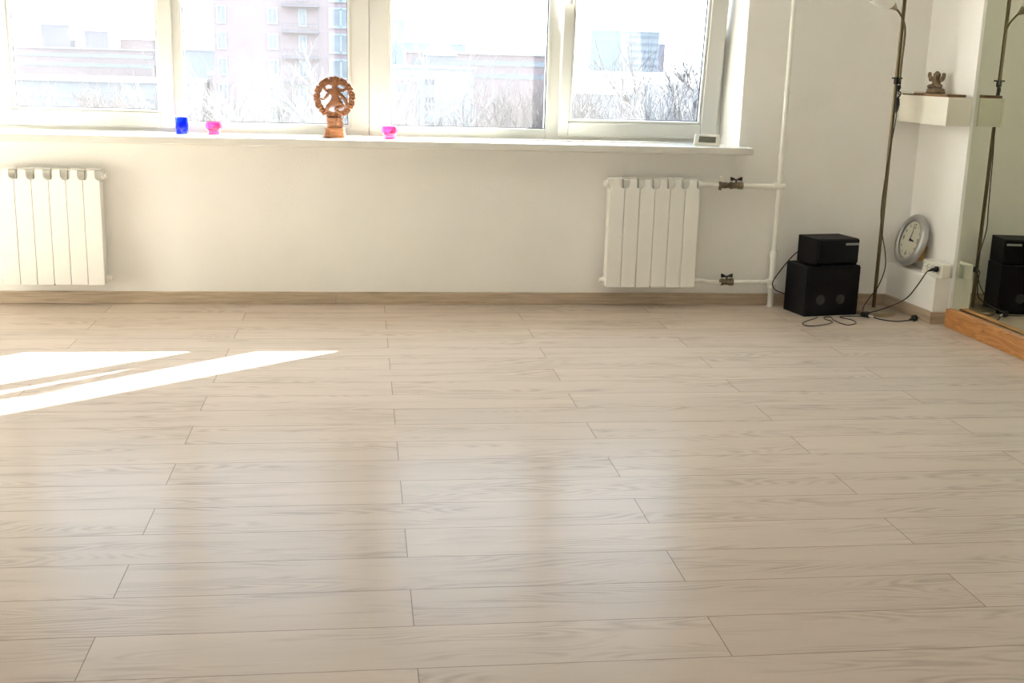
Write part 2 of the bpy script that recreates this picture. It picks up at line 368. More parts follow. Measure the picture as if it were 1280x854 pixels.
# low plaster ledge along the right wall
def Xl(y): return 2.860 - y*.055
bm = NB(); prism_z(bm, [(Xl(0), 0), (Xl(-.49), -.49), (2.976, -.49), (2.965, 0)], 0, .235)
struct(obj('trim_1', bm, M['wall_r'], bevel=.003), 'low cream plaster ledge in the corner')
bm = NB()
box(bm, XL, -.1365, -.016, 0, 0, .063); box(bm, -.1335, Xl(0), -.016, 0, 0, .063)
struct(obj('baseboard_back', bm, M['skirt'], bevel=.003), 'pale oak skirting under the windows')
bm = NB()
a = .055
prism_z(bm, [(Xl(-.015)-.014, -.015), (Xl(-.49)-.014, -.504), (2.975, -.504), (2.975, -.49), (Xl(-.49), -.49), (Xl(-.015), -.015)], 0, .063)
struct(obj('baseboard_right', bm, M['skirt'], bevel=.002), 'pale oak skirting round the ledge')
bm = NB(); box(bm, XL, XL+.016, YB, -.016, 0, .063); struct(obj('baseboard_left', bm, M['skirt'], bevel=.003))
bm = NB(); box(bm, XL+.016, 3.1, YB, YB+.016, 0, .063); struct(obj('baseboard_front', bm, M['skirt'], bevel=.003))

# ------------------------------------------------------------------ windows
def pane(parent, x0, x1, z0, z1, y):
    bm = NB(); box(bm, x0-.01, x1+.01, y, y+.004, z0-.01, z1+.01); obj('glass', bm, M['pane'], parent)
    bm = NB(); ring_y(bm, x0-.002, x1+.002, z0-.002, z1+.002, .0055, .0055, .0055, .0055, y-.006, y-.0008); obj('gasket', bm, M['gasket'], parent)
def window(n, flip):
    root = empty('window_%d' % n, (0, 0, 0)); struct(root)
    if flip:   # right unit: fixed pane left, sash right
        root['label'] = 'right-hand white plastic window with tilted right sash'
        X0, X1 = .0375, 1.925; fx0, fx1 = .15, .966; s0, s1, g0, g1 = 1.032, 1.90, 1.10, 1.797
        fr = [(X0, fx0), (fx1, s0+.008), (s1-.006, X1)]
    else:
        root['label'] = 'left-hand white plastic window with sash on its left'
        X0, X1 = -1.85, .0355; fx0, fx1 = -.897, -.073; s0, s1, g0, g1 = -1.80, -.947, -1.724, -1.030
        fr = [(X0, s0+.006), (s1-.008, fx0), (fx1, X1)]
    bm = NB()
    for a_, b_ in fr: box(bm, a_, b_, .22, .30, .848, 2.30)
    box(bm, fr[0][1], fr[1][0], .22, .30, .848, .905 if flip else .877)
    box(bm, fr[1][1], fr[2][0], .22, .30, .848, .905 if not flip else .877)
    box(bm, fr[0][1], fr[1][0], .22, .30, 2.22, 2.30); box(bm, fr[1][1], fr[2][0], .22, .30, 2.22, 2.30)
    struct(obj('window_frame', bm, M['pvc'], root, bevel=.003))
    # glazing bead of the fixed pane
    bm = NB(); ring_y(bm, fx0-.017, fx1+.017, .888, 2.24, .017, .017, .017, .017, .214, .2395); obj('glazing_bead', bm, M['pvc'], root, bevel=.004)
    pane(root, fx0, fx1, .905, 2.223, .243)
    # opening sash, hinged at its foot (the right one tilted inwards)
    sh = bpy.data.objects.new('sash', None); zs = .871
    bm = NB(); ring_y(bm, s0, s1, 0, 2.245-zs, g0-s0-.014, s1-g1-.014, .0755, .0755, -.022, .052)
    sash = obj('sash', bm, M['pvc'], root, bevel=.005, loc=(0, .222, zs), rot=(R(TILT) if flip else 0, 0, 0))
    bm = NB(); zg0, zg1 = .0893, 2.245-zs-.0893
    ring_y(bm, g0-.014, g1+.014, zg0-.014, zg1+.014, .014, .014, .014, .014, -.012, .018); obj('glazing_bead', bm, M['pvc'], sash, bevel=.004)
    pane(sash, g0, g1, zg0, zg1, .024)
    # handle and hinges
    hx = (s0+.028) if flip else (s1-.028)
    bm = NB(); box(bm, hx-.014, hx+.014, -.030, -.022, .76, .83); box(bm, hx-.008, hx+.008, -.055, -.030, .785, .802); box(bm, hx-.010, hx+.010, -.067, -.053, .68, .81)
    obj('handle', bm, M['white'], sash, bevel=.003)
    ex = s1 if flip else s0; sg = 1 if flip else -1
    for z in (.915, 2.16):
        bm = NB(); box(bm, min(ex, ex+sg*.014), max(ex, ex+sg*.014), .198, .222, z-.035, z+.035); obj('hinge', bm, M['pvc'], root, bevel=.003)
    return root
TILT = 6.0
window(1, False); window(2, True)
bm = NB(); box(bm, .0355, .0375, .24, .29, .848, 2.30); struct(obj('trim_2', bm, M['pvc']))
# sill board
bm = NB(); prism_z(bm, [(-1.93, -.125), (2.008, -.125), (2.008, 0), (1.967, 0), (1.925, .22), (-1.85, .22), (-1.892, 0), (-1.93, 0)], .811, .848)
s = obj('windowsill', bm, M['sill'], bevel=.006, seg=3); tagp(s, 'long white windowsill board running under both windows', 'windowsill')

# ------------------------------------------------------------------ radiators
RZ0, RZ1 = .113, .680
def section_mesh():
    bm = NB(); hw, H = .0388, RZ1-RZ0
    pts = [(-hw, .006), (-hw+.004, 0), (hw-.004, 0), (hw, .006), (hw, H-.052)]
    for k in range(0, 9):       # shoulder curving in to the neck
        a_ = math.pi/2*k/8; pts.append((hw-.0015-.021*(math.sin(a_)), H-.050+.024*(1-math.cos(a_))))
    pts += [(.0168, H-.008), (.019, H-.003), (.019, H)]
    pts += [(-x, z) for x, z in pts[::-1] if x > 0][:-0 or None]
    # drop duplicates of the bottom edge
    seen = []; 
    for p_ in pts:
        if p_ not in seen: seen.append(p_)
    right = [p_ for p_ in seen if p_[0] > 0]; left = [(-x, z) for x, z in right[::-1]]
    prism_y(bm, right+left, -.115, -.107)
    box(bm, -.0375, .0375, -.098, -.036, .004, H-.058); box(bm, -.0375, .0375, -.066, -.036, H-.059, H-.010)
    box(bm, -.0025, .0025, -.108, -.065, H-.060, H-.002)
    box(bm, -.0395, .0395, -.050, -.034, H-.010, H+.001)
    box(bm, -.0392, .0392, -.107, -.098, .006, H-.060)
    return bm
def radiator(name, x0, label):
    root = empty(name, (x0+.24, 0, RZ0)); tagp(root, label, 'radiator', 'white panel radiators under the windows')
    me = None
    for k in range(6):
        if me is None:
            o = obj('section', section_mesh(), M['rad'], root, smooth=False, bevel=.0025, loc=((k-2.5)*.08, 0, 0)); me = o
        else:
            o = me.copy(); C.objects.link(o); o.parent = root; o.location = ((k-2.5)*.08, 0, 0)
    for sx_ in (-1, 1):
        for z in (.028, .537):
            bm = NB(); tube(bm, [(sx_*.238, -.066, z), (sx_*.252, -.066, z), (sx_*.2522, -.066, z), (sx_*.264, -.066, z)], [.020, .020, .013, .013], 8); obj('end_plug', bm, M['rad'], root)
    for x in (-.16, .16):
        bm = NB(); box(bm, x-.01, x+.01, -.05, 0, .50, .53); obj('wall_bracket', bm, M['rad'], root)
    bm = NB(); box(bm, -.012, .012, -.080, -.060, -.006, .006); obj('drain_nib', bm, M['brass'], root)
    return root
radiator('radiator', -1.744, 'white six-section radiator under the left window, beside the sun patch')
radiator('radiator', 1.26, 'white six-section radiator under the right window, joined to the valves and pipes')

# ------------------------------------------------------------------ pipes
PY = -.062
pr = empty('heating_pipe', (2.182, PY, 0)); tagp(pr, 'white painted vertical heating pipe with branches to the right radiator', 'pipe')
def P_(x, z, y=PY): return (x-2.182, y-PY, z)
bm = NB(); cyl(bm, P_(2.182, .28), P_(2.182, ZC-.0), .0125, 16); obj('riser', bm, M['pipe'], pr, smooth=True)
bm = NB(); tube(bm, [P_(2.182, 0.0), P_(2.182, .022), P_(2.182, .0221), P_(2.182, .085), P_(2.182, .0851), P_(2.182, .10)], [.0155, .0155, .0165, .0165, .0165, .0165], 16)
cyl(bm, P_(2.182, .0), P_(2.182, .275), .0165, 16); obj('riser_foot', bm, M['pipe'], pr, smooth=True)
def band(z, r=.0215, h=.03):
    bm = NB(); tube(bm, [P_(2.182, z-h/2), P_(2.182, z-h/2+.004), P_(2.182, z+h/2-.004), P_(2.182, z+h/2)], [r*.88, r, r, r*.88], 16); obj('coupling', bm, M['pipe'], pr, smooth=True)
band(.285, .0205, .042); band(.112, .0205, .02); band(.152, .0205, .02); band(.80, .0155, .03); band(1.13, .0145, .02)
for z in (.648, .134):
    bm = NB(); cyl(bm, P_(2.150, z), P_(2.21, z), .0185, 14); obj('tee', bm, M['pipe'], pr, smooth=True)
bm = NB(); cyl(bm, P_(1.975, .648), P_(2.17, .648), .0125, 14); obj('branch_pipe', bm, M['pipe'], pr, smooth=True)
bm = NB(); tube(bm, spline([P_(1.748, .650, -.066), P_(1.79, .651), P_(1.85, .648)], 6), .0115, 14); obj('branch_pipe', bm, M['pipe'], pr, smooth=True)
bm = NB(); cyl(bm, P_(1.965, .134), P_(2.17, .134), .0125, 14); obj('branch_pipe', bm, M['pipe'], pr, smooth=True)
bm = NB(); tube(bm, spline([P_(1.748, .141, -.066), P_(1.79, .140), P_(1.835, .132), P_(1.90, .132)], 6), .0115, 14); obj('branch_pipe', bm, M['pipe'], pr, smooth=True)
def valve(xc, z, full):
    v = empty('radiator_valve', (xc, PY, z)); tagp(v, ('brass shut-off valve with black handle on the upper radiator pipe' if full else 'brass shut-off valve with black handle on the lower radiator pipe'), 'valve')
    bm = NB(); tube(bm, [(-.033, 0, 0), (-.033, 0, 0.0001), (-.018, 0, 0), (-.016, 0, 0), (.012, 0, 0), (.014, 0, 0), (.036, 0, 0)], [.017, .019, .019, .0155, .0165, .0195, .0195], 8); obj('valve_body', bm, M['brass'], v)
    bm = NB(); cyl(bm, (0, 0, .01), (0, 0, .03), .006, 10); obj('stem', bm, M['brass'], v)
    bm = NB(); prism_y(bm, [(-.030, .024), (-.012, .028), (.012, .028), (.030, .024), (.031, .046), (.014, .040), (.008, .034), (-.008, .034), (-.014, .040), (-.031, .046)], -.009, .009); obj('handle', bm, M['blackpl'], v, bevel=.002)
    if full:
        bm = NB(); tube(bm, [(-.095, 0, 0), (-.088, 0, 0), (-.086, 0, 0), (-.066, 0, 0), (-.064, 0, 0), (-.033, 0, 0)], [.013, .018, .0145, .0145, .017, .012], 8); cyl(bm, (-.085, 0, -.024), (-.085, 0, .022), .0085, 10); obj('tee_fitting', bm, M['brass'], v)
        bm = NB(); tube(bm, [(-.081, 0, .020), (-.081, 0, .021), (-.081, 0, .045), (-.081, 0, .047)], [.011, .0125, .0125, .010], 14); obj('vent_cap', bm, M['white'], v, smooth=True)
    return v
valve(1.945, .648, True); valve(1.930, .134, False)

# ------------------------------------------------------------------ mirror, beam
mr = empty('mirror', (2.988, -.497, 0), (0, 0, .02)); tagp(mr, 'large frameless wall mirror standing behind the pine board', 'mirror')
bm = NB(); box(bm, 0, .0012, -3.6, -.0025, .09, 2.25); obj('mirror_glass', bm, M['mirror'], mr)
bm = NB(); box(bm, -.0004, .0045, -.0022, 0, .09, 2.25); obj('polished_edge', bm, M['edge'], mr)
bm = NB(); box(bm, .0016, .005, -3.6, -.003, .09, 2.25); obj('mirror_backing', bm, M['backing'], mr)
bm = NB(); box(bm, -.007, .004, .0, .006, .245, .30); obj('mirror_clip', bm, M['white'], mr, bevel=.001)
bb = NB(); box(bb, 0, .045, -3.3, 0, 0, .092)
o = obj('wooden_board', bb, M['pine'], bevel=.003, loc=(2.930, -.545, 0), rot=(0, 0, .022)); tagp(o, 'knotty orange pine board lying along the foot of the mirror', 'board')

# ------------------------------------------------------------------ speakers
ang = math.atan2(.06, .305)
def spk(name, loc, w_, d_, h_, label):
    r = empty(name, loc, (0, 0, ang)); tagp(r, label, 'speaker')
    bm = NB(); box(bm, 0, w_, .012, d_, 0, h_); obj('cabinet', bm, M['blackvin'], r, bevel=.003)
    return r
sub = spk('subwoofer', (2.276, -.335, 0), .315, .215, .262, 'large black speaker cabinet standing on the floor under the smaller one')
bm = NB(); box(bm, .004, .311, 0, .0118, .004, .258); obj('front_grille', bm, M['blackvin'], sub, bevel=.004)
for x in (.082, .203):
    bm = NB(); lathe(bm, [(.0001, .004), (.012, .0035), (.020, .001), (.021, 0), (.026, .0005), (.027, 0)], 28, Matrix.Rotation(R(90), 4, 'X')); tw_ = obj('tweeter', bm, M['cone'], sub, smooth=True, loc=(x, -.0005, .088))
for x, y in ((.03, .03), (.285, .03), (.03, .19), (.285, .19)): pass
up = spk('bookshelf_speaker', (2.333, -.300, .262), .245, .20, .138, 'smaller black speaker box stacked on top of the large speaker cabinet')
bm = NB(); box(bm, .003, .242, 0, .0118, .012, .135); obj('front_grille', bm, M['blackvin'], up, bevel=.004)
bm = NB(); box(bm, .160, .238, -.0025, 0, .106, .117); obj('badge', bm, M['badge'], up)['label'] = 'light grey badge strip'
bm = NB()
for i in range(9): box(bm, .168+i*.007, .172+i*.007, -.0030, -.0025, .1095, .1135)
obj('badge_marks', bm, M['render_g'], up)

# ------------------------------------------------------------------ floor lamp
LX, LY = 2.70, -.215
lamp = empty('floor_lamp', (LX, LY, 0)); tagp(lamp, 'slim bronze floor lamp with reading arm in the corner beside the speakers', 'lamp')
bm = NB(); lathe(bm, [(0, 0), (.118, 0), (.12, .003), (.12, .016), (.115, .021), (.03, .026), (.012, .03), (0, .03)], 56); obj('base', bm, M['lampbase'], lamp, smooth=True)
bm = NB(); cyl(bm, (0, 0, .026), (0, 0, 1.86), .0095, 18); obj('pole', bm, M['pole'], lamp, smooth=True)
bm = NB(); lathe(bm, [(0, 1.86), (.02, 1.862), (.03, 1.875), (.09, 1.905), (.135, 1.95), (.138, 1.952), (.09, 1.910), (.03, 1.88), (0, 1.876)], 48); obj('uplight_bowl', bm, M['shade'], lamp, smooth=True)
bm = NB(); box(bm, -.020, .024, -.016, .014, 1.216, 1.224); tube(bm, [(0, 0, 1.19), (0, 0, 1.222)], .0135, 16); tube(bm, [(.012, -.008, 1.19), (.012, -.008, 1.222)], .009, 12); obj('clamp', bm, M['blackpl'], lamp)
arm = spline([(.012, -.012, 1.20), (.011, -.013, 1.30), (.013, -.014, 1.40), (.010, -.015, 1.46), (-.006, -.018, 1.505), (-.030, -.020, 1.538), (-.050, -.020, 1.558)], 10)
bm = NB(); tube(bm, arm, .0055, 12); obj('reading_arm', bm, M['pole'], lamp, smooth=True)
hd = Matrix.Translation((-.050, -.020, 1.556)) @ Vector((-.80, -.08, .62)).to_track_quat('Z', 'Y').to_matrix().to_4x4()
bm = NB(); lathe(bm, [(0, -.004), (.008, -.002), (.011, .006), (.021, .026), (.023, .030), (.0, .030)], 24, hd); obj('lamp_socket', bm, M['lampbase'], lamp, smooth=True)
bm = NB(); lathe(bm, [(.020, .028), (.032, .040), (.048, .065), (.060, .10), (.066, .135), (.0645, .135), (.058, .10), (.046, .066), (.030, .042), (.018, .032)], 36, hd, closed=True); obj('reading_shade', bm, M['shade'], lamp, smooth=True)
bm = NB(); lathe(bm, [(0, .03), (.012, .034), (.014, .05), (.024, .075), (.026, .09), (.018, .108), (0, .114)], 20, hd); obj('bulb', bm, M['white'], lamp, smooth=True)
# cord with its inline dimmer
bm = NB(); tube(bm, spline([(.008, -.016, 1.20), (.014, -.022, 1.175), (.006, -.020, 1.15), (.016, -.022, 1.13), (.004, -.016, 1.12), (.006, -.022, 1.06), (.008, -.018, 1.00), (-.004, -.014, .86), (-.013, -.010, .70), (-.018, -.010, .56), (-.012, -.026, .45), (.018, -.036, .32), (.021, -.040, .235), (-.010, -.042, .142), (-.055, -.050, .085), (-.096, -.085, .045), (-.108, -.13, .012), (-.095, -.16, .006)], 8), .0028, 8)
obj('power_cord', bm, M['cable'], lamp, smooth=True)
bm = NB(); tube(bm, [(.006, -.020, 1.125), (.006, -.020, 1.12), (.007, -.021, 1.09), (.006, -.021, 1.062), (.006, -.02, 1.048)], [.005, .010, .0125, .009, .004], 10)
tube(bm, [(.004, -.016, 1.185), (.008, -.018, 1.17), (.004, -.016, 1.155)], [.007, .010, .005], 10); obj('cord_dimmer', bm, M['blackpl'], lamp, smooth=True)
bm = NB(); tube(bm, spline([(.006, -.018, 1.158), (.018, -.020, 1.15), (.019, -.02, 1.135), (.008, -.018, 1.128)], 6), .0028, 8); obj('cord_loop', bm, M['cable'], lamp, smooth=True)

# ------------------------------------------------------------------ cables
def cable(label, pts, r=.0028, name='speaker_cable', cat='cable'):
    bm = NB(); tube(bm, spline(pts, 10), r, 8); o = obj(name, bm, M['cable'], smooth=True); return tagp(o, label, cat)
cable('thin black cable looping left from the small speaker to the large one', [(2.338, -.09, .315), (2.29, -.10, .30), (2.216, -.13, .232), (2.166, -.13, .155), (2.168, -.13, .118), (2.20, -.13, .095), (2.262, -.14, .079), (2.30, -.11, .075)])
cable('black cable coiled in two loose loops on the floor before the speakers', [(2.335, -.352, .004), (2.30, -.39, .0035), (2.235, -.45, .0035), (2.196, -.508, .0035), (2.212, -.556, .0035), (2.29, -.532, .0035), (2.372, -.465, .0035), (2.360, -.40, .0035), (2.372, -.355, .0035), (2.40, -.37, .009), (2.385, -.455, .009), (2.418, -.53, .0035), (2.483, -.495, .0035), (2.496, -.42, .0035), (2.46, -.35, .0035), (2.50, -.33, .0035), (2.595, -.325, .004)], .0024)
pc = empty('power_cable', (2.86, -.48, .275)); tagp(pc, 'black mains cable sagging from the socket strip down to the speakers', 'cable')
def q_(x, y, z): return (x-2.86, y+.48, z-.275)
bm = NB(); tube(bm, spline([q_(2.872, -.483, .281), q_(2.845, -.475, .268), q_(2.825, -.44, .20), q_(2.795, -.41, .13), q_(2.76, -.40, .098), q_(2.70, -.392, .068), q_(2.64, -.375, .042), q_(2.59, -.355, .025), q_(2.585, -.335, .02)], 10), .003, 8); obj('cord', bm, M['cable'], pc, smooth=True)
bm = NB(); tube(bm, [q_(2.893, -.486, .282), q_(2.880, -.485, .282), q_(2.878, -.485, .282), q_(2.862, -.480, .278), q_(2.850, -.476, .271)], [.015, .015, .010, .007, .004], 12); obj('plug', bm, M['blackpl'], pc, smooth=True)
lc = empty('loose_cable', (2.83, -.41, 0)); tagp(lc, 'black cable lying on the floor before the lamp base with an unplugged plug', 'cable')
def r_(x, y, z): return (x-2.83, y+.41, z)
bm = NB(); tube(bm, spline([r_(2.592, -.33, .03), r_(2.618, -.345, .020), r_(2.64, -.385, .006), r_(2.68, -.43, .004), r_(2.73, -.452, .004), r_(2.80, -.446, .010)], 10), .003, 8); obj('cord', bm, M['cable'], lc, smooth=True)
bm = NB(); tube(bm, [r_(2.790, -.447, .010), r_(2.80, -.444, .012), r_(2.815, -.438, .016), r_(2.817, -.437, .017), r_(2.832, -.432, .019)], [.004, .007, .010, .017, .017], 12)
for dx in (-.009, .009): cyl(bm, r_(2.830+dx*.35, -.432-dx*.9, .019), r_(2.847+dx*.35, -.427-dx*.9, .021), .0023, 8)
obj('plug', bm, M['blackpl'], lc, smooth=True)
ad = empty('cable_adapter', (2.60, -.345, 0)); tagp(ad, 'black cable connector lump on the floor at the front right speaker corner', 'adapter')
bm = NB(); box(bm, -.028, .016, -.016, .014, .006, .034, Matrix.Rotation(.5, 4, 'Z')); obj('housing', bm, M['blackpl'], ad, bevel=.006)
bm = NB(); tube(bm, [(.010, -.010, .016), (.032, -.024, .010)], .0045, 10); obj('connector_tip', bm, M['white'], ad, smooth=True)['label'] = 'small white connector tip'

# ------------------------------------------------------------------ socket strip on the ledge
ss = empty('socket_strip', (2.908, -.418, .235), (0, 0, .055)); tagp(ss, 'white four-way socket strip standing on the ledge beside the clock', 'socket')
bm = NB(); box(bm, -.012, .040, -.093, .093, 0, .075); obj('housing', bm, M['white'], ss, bevel=.006, seg=3)
for i in range(4):
    y = .068-.045*i
    bm = NB(); lathe(bm, [(.0195, .002), (.0195, .0005), (.0175, 0), (.0165, -.0012), (.0001, -.0012)], 28, Matrix.Rotation(R(-90), 4, 'Y')); f_ = obj('socket', bm, M['hole'], ss, smooth=True, loc=(-.0125, y, .041))
    bm = NB()
    for dz in (-.007, .007): cyl(bm, (-.0016, dz, 0), (-.0004, dz, 0), .0024, 10)
    obj('pin_hole', bm, M['ink'], f_)

# ------------------------------------------------------------------ clock
CR = .140; TH = R(15)
clock = empty('wall_clock', (2.903, -.150, .235), (0, 0, .03)); tagp(clock, 'round silver-rimmed clock leaning against the wall on the ledge', 'clock')
# local frame: face looks along -X and slightly up; clock disc built in its own plane then rotated
fm = Matrix.Translation((0, 0, CR*math.cos(TH)+.012)) @ Matrix.Rotation(TH, 4, 'Y') @ Matrix.Rotation(R(-90), 4, 'Y') @ Matrix.Rotation(R(-90), 4, 'Z')
# after this map: local +Z = outwards (-X), local +Y = up, local +X = towards camera side (-Y)
bm = NB(); lathe(bm, [(.100, .012), (.104, .017), (.114, .021), (.127, .019), (.137, .010), (CR, 0), (.137, -.014), (.125, -.022), (.0, -.022), (.0, .004), (.098, .004)], 72, fm); obj('rim', bm, M['silver'], clock, smooth=True)
bm = NB(); lathe(bm, [(0, .0045), (.0985, .0045), (.0985, .0060), (0, .0060)], 64, fm); obj('dial', bm, M['ivory'], clock)
bm = NB(); box(bm, -.094, .094, -.092, -.008, -.055, -.0205, fm); obj('back_cover', bm, M['ochre'], clock, bevel=.006)['label'] = 'ochre brown back of the clock'
def text_mesh(s, size):
    cu = bpy.data.curves.new('t', 'FONT'); cu.body = s; cu.size = size; cu.align_x = 'CENTER'; cu.align_y = 'CENTER'; cu.extrude = .0003
    o = bpy.data.objects.new('t', cu); C.objects.link(o); me = bake(o); bpy.data.objects.remove(o); return me
fsz = {12: .036, 3: .036, 6: .036, 9: .036}
for n in range(1, 13):
    sz = fsz.get(n, .017); rr = .074 if n in fsz else .080
    me = text_mesh(str(n), sz); a_ = math.pi/2 - n*math.pi/6
    me.transform(fm @ Matrix.Translation((rr*math.cos(a_), rr*math.sin(a_), .0063))); me.materials.append(M['ink'])
    o = bpy.data.objects.new('numeral', me); C.objects.link(o); o.parent = clock
def hand(name, ln, wd, deg, z):
    bm = NB(); pts = [(-.15*ln, -wd*.5), (0, -wd*.7), (.75*ln, -wd*.5), (ln, 0), (.75*ln, wd*.5), (0, wd*.7), (-.15*ln, wd*.5)]
    prism_z(bm, pts, z, z+.001); bm.transform(fm @ Matrix.Rotation(R(90-deg), 4, 'Z')); obj(name, bm, M['ink'], clock)
hand('minute_hand', .068, .005, 3, .0078); hand('hour_hand', .045, .008, 96, .0066)
bm = NB(); lathe(bm, [(0, .0065), (.006, .0065), (.006, .0098), (0, .0105)], 20, fm); obj('hand_cap', bm, M['ink'], clock)

# ------------------------------------------------------------------ shelf on the right wall and its things
SZ0, SZ1 = .998, 1.136
sh = empty('wall_shelf', (2.957, 0, SZ0), (0, 0, .022)); tagp(sh, 'white box shelf hung on the right wall above the clock', 'shelf')
bm = NB(); box(bm, -.118, .0, -.500, -.004, 0, SZ1-SZ0-.001); obj('shelf_body', bm, M['shelfw'], sh, bevel=.0015)
bm = NB(); box(bm, -.131, -.1185, -.508, -.002, -.001, SZ1-SZ0); obj('front_panel', bm, M['shelfw'], sh, bevel=.0015)
def shp(x, y, z): return (2.957+x, y, SZ1+z)
tray = NB(); box(tray, -.055, .045, -.17, .17, 0, .013)
o = obj('wooden_tray', tray, M['book'], bevel=.002, loc=(2.892, -.315, SZ1), rot=(0, 0, .03)); tagp(o, 'flat brown wooden slab on the wall shelf under the figurine', 'tray')
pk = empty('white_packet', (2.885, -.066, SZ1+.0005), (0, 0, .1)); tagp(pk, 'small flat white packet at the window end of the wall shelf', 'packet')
bm = NB(); box(bm, -.050, .035, -.060, .050, 0, .007); obj('packet_shadow_line', bm, M['stone'], pk, bevel=.001)['label'] = 'brown layer coloured as the shadow line under the packet'  # dark brown layer added as the shadow line beneath the white packet
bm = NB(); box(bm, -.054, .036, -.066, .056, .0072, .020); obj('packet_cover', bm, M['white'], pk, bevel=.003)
# figurine: seated many-armed stone figure
fg = empty('stone_figurine', (2.892, -.262, SZ1+.0135), (0, 0, -.9)); fg.scale = (1.15, 1.1, 1.0); tagp(fg, 'small brown carved stone figurine on the wall shelf', 'figurine')
bm = NB(); lathe(bm, [(0, 0), (.040, 0), (.042, .006), (.038, .014), (.040, .020), (.030, .026), (0, .026)], 20); obj('pedestal', bm, M['stone'], fg, smooth=True)
nodes = [((0, 0, .040), .022), ((0, 0, .060), .020), ((0, -.002, .078), .013), ((0, -.004, .094), .014), ((0, -.002, .104), .009), ((0, -.002, .112), .006),
         ((0, -.018, .088), .006), ((.003, -.022, .072), .005), ((.008, -.020, .060), .004),
         ((.022, 0, .072), .011), ((.034, -.006, .082), .009), ((.032, -.008, .104), .009), ((-.022, 0, .072), .011), ((-.034, -.006, .084), .009), ((-.030, -.008, .106), .008),
         ((.026, -.012, .036), .010), ((.030, -.022, .030), .008), ((-.026, -.012, .036), .010), ((-.030, -.022, .030), .008),
         ((.028, -.014, .060), .006), ((-.028, -.014, .062), .006), ((.017, .002, .096), .007), ((-.017, .002, .096), .007)]
edges = [(0, 1), (1, 2), (2, 3), (3, 4), (4, 5), (3, 6), (6, 7), (7, 8), (1, 9), (9, 10), (10, 11), (1, 12), (12, 13), (13, 14), (0, 15), (15, 16), (0, 17), (17, 18), (9, 19), (12, 20), (3, 21), (3, 22)]
skin('figure', nodes, edges, M['stone'], fg, 1)

# ------------------------------------------------------------------ things on the sill
ZS_ = .8485
def cup_blue():
    r = empty('glass_tumbler', (-.897, .10, ZS_)); tagp(r, 'small cobalt blue glass tumbler on the windowsill', 'tumbler')
    bm = NB(); lathe(bm, [(0, 0), (.029, 0), (.031, .003), (.0315, .081), (.0305, .0825), (.0285, .081), (.0275, .012), (0, .010)], 40); obj('glass', bm, M['blueglass'], r, smooth=True)
cup_blue()
def cup_pink(x, y, label):
    r = empty('candle_holder', (x, y, ZS_)); tagp(r, label, 'candle holder', 'pink glass candle holders on the windowsill')
    bm = NB(); lathe(bm, [(0, 0), (.026, 0), (.029, .003), (.026, .012), (.026, .018), (.034, .022), (.0385, .028), (.040, .035), (.040, .060), (.0385, .062), (.036, .060), (.035, .034), (.030, .028), (0, .026)], 44); obj('glass', bm, M['pinkglass'], r, smooth=True)
    bm = NB(); lathe(bm, [(0, .0275), (.020, .0275), (.020, .040), (0, .041)], 28); obj('tealight', bm, M['wax'], r, smooth=True)
cup_pink(-.742, .10, 'pink glass candle holder next to the blue tumbler')
cup_pink(.139, .03, 'pink glass candle holder to the right of the carved figure')
# digital thermometer
th = empty('digital_thermometer', (1.788, -.02, ZS_), (R(-16), 0, R(-4))); tagp(th, 'white digital thermometer clock with grey screen at the sill end', 'thermometer')
bm = NB(); prism_y(bm, [(-.072, .001), (.066, .001), (.070, .060), (-.062, .063)], 0, .016); obj('case', bm, M['white'], th, bevel=.003)
bm = NB(); prism_y(bm, [(-.046, .018), (.044, .017), (.047, .047), (-.041, .050)], -.0012, .0); obj('screen', bm, M['lcd'], th)
bm = NB(); prism_y(bm, [(.03, .001), (.05, .001), (.046, .04), (.034, .04)], .016, .040); obj('stand', bm, M['white'], th)

# carved dancing figure in a ring
ca = empty('carved_figure', (-.137, .040, ZS_)); tagp(ca, 'carved brown wooden dancing figure in an openwork ring on the windowsill', 'sculpture')
bm = NB()
def frustum(bm, rx0, ry0, rx1, ry1, z0, z1, n=24):
    a_ = [bm.verts.new((rx0*math.copysign(abs(math.cos(t))**.7, math.cos(t)), ry0*math.copysign(abs(math.sin(t))**.7, math.sin(t)), z0)) for t in [2*math.pi*i/n for i in range(n)]]
    b_ = [bm.verts.new((rx1*math.copysign(abs(math.cos(t))**.7, math.cos(t)), ry1*math.copysign(abs(math.sin(t))**.7, math.sin(t)), z1)) for t in [2*math.pi*i/n for i in range(n)]]
    bm.faces.new(a_[::-1]); bm.faces.new(b_)
    for i in range(n): bm.faces.new((a_[i], a_[(i+1) % n], b_[(i+1) % n], b_[i]))
frustum(bm, .063, .036, .058, .033, 0, .013); frustum(bm, .058, .032, .050, .028, .013, .034); frustum(bm, .052, .03, .050, .028, .034, .051)
obj('plinth', bm, M['plinth'], ca, bevel=.002)
bm = NB(); frustum(bm, .042, .022, .037, .020, .051, .062); frustum(bm, .038, .02, .041, .022, .062, .078); frustum(bm, .039, .02, .043, .022, .078, .100)
random.seed(4)
for k in range(26):
    a_ = random.uniform(-2.9, .0); x = .036*math.cos(a_*1.0+1.45); z = random.uniform(.056, .098)
    mt = Matrix.Translation((x, -.020+abs(x)*.2, z)) @ Matrix.Scale(random.uniform(.6, 1.5), 4, Vector((random.uniform(-1, 1), 0, random.uniform(-1, 1))).normalized())
    lathe(bm, [(0, -.006), (.005, -.003), (.006, 0), (.005, .003), (0, .006)], 8, mt)
obj('lotus_base', bm, M['carved'], ca, bevel=.0015)
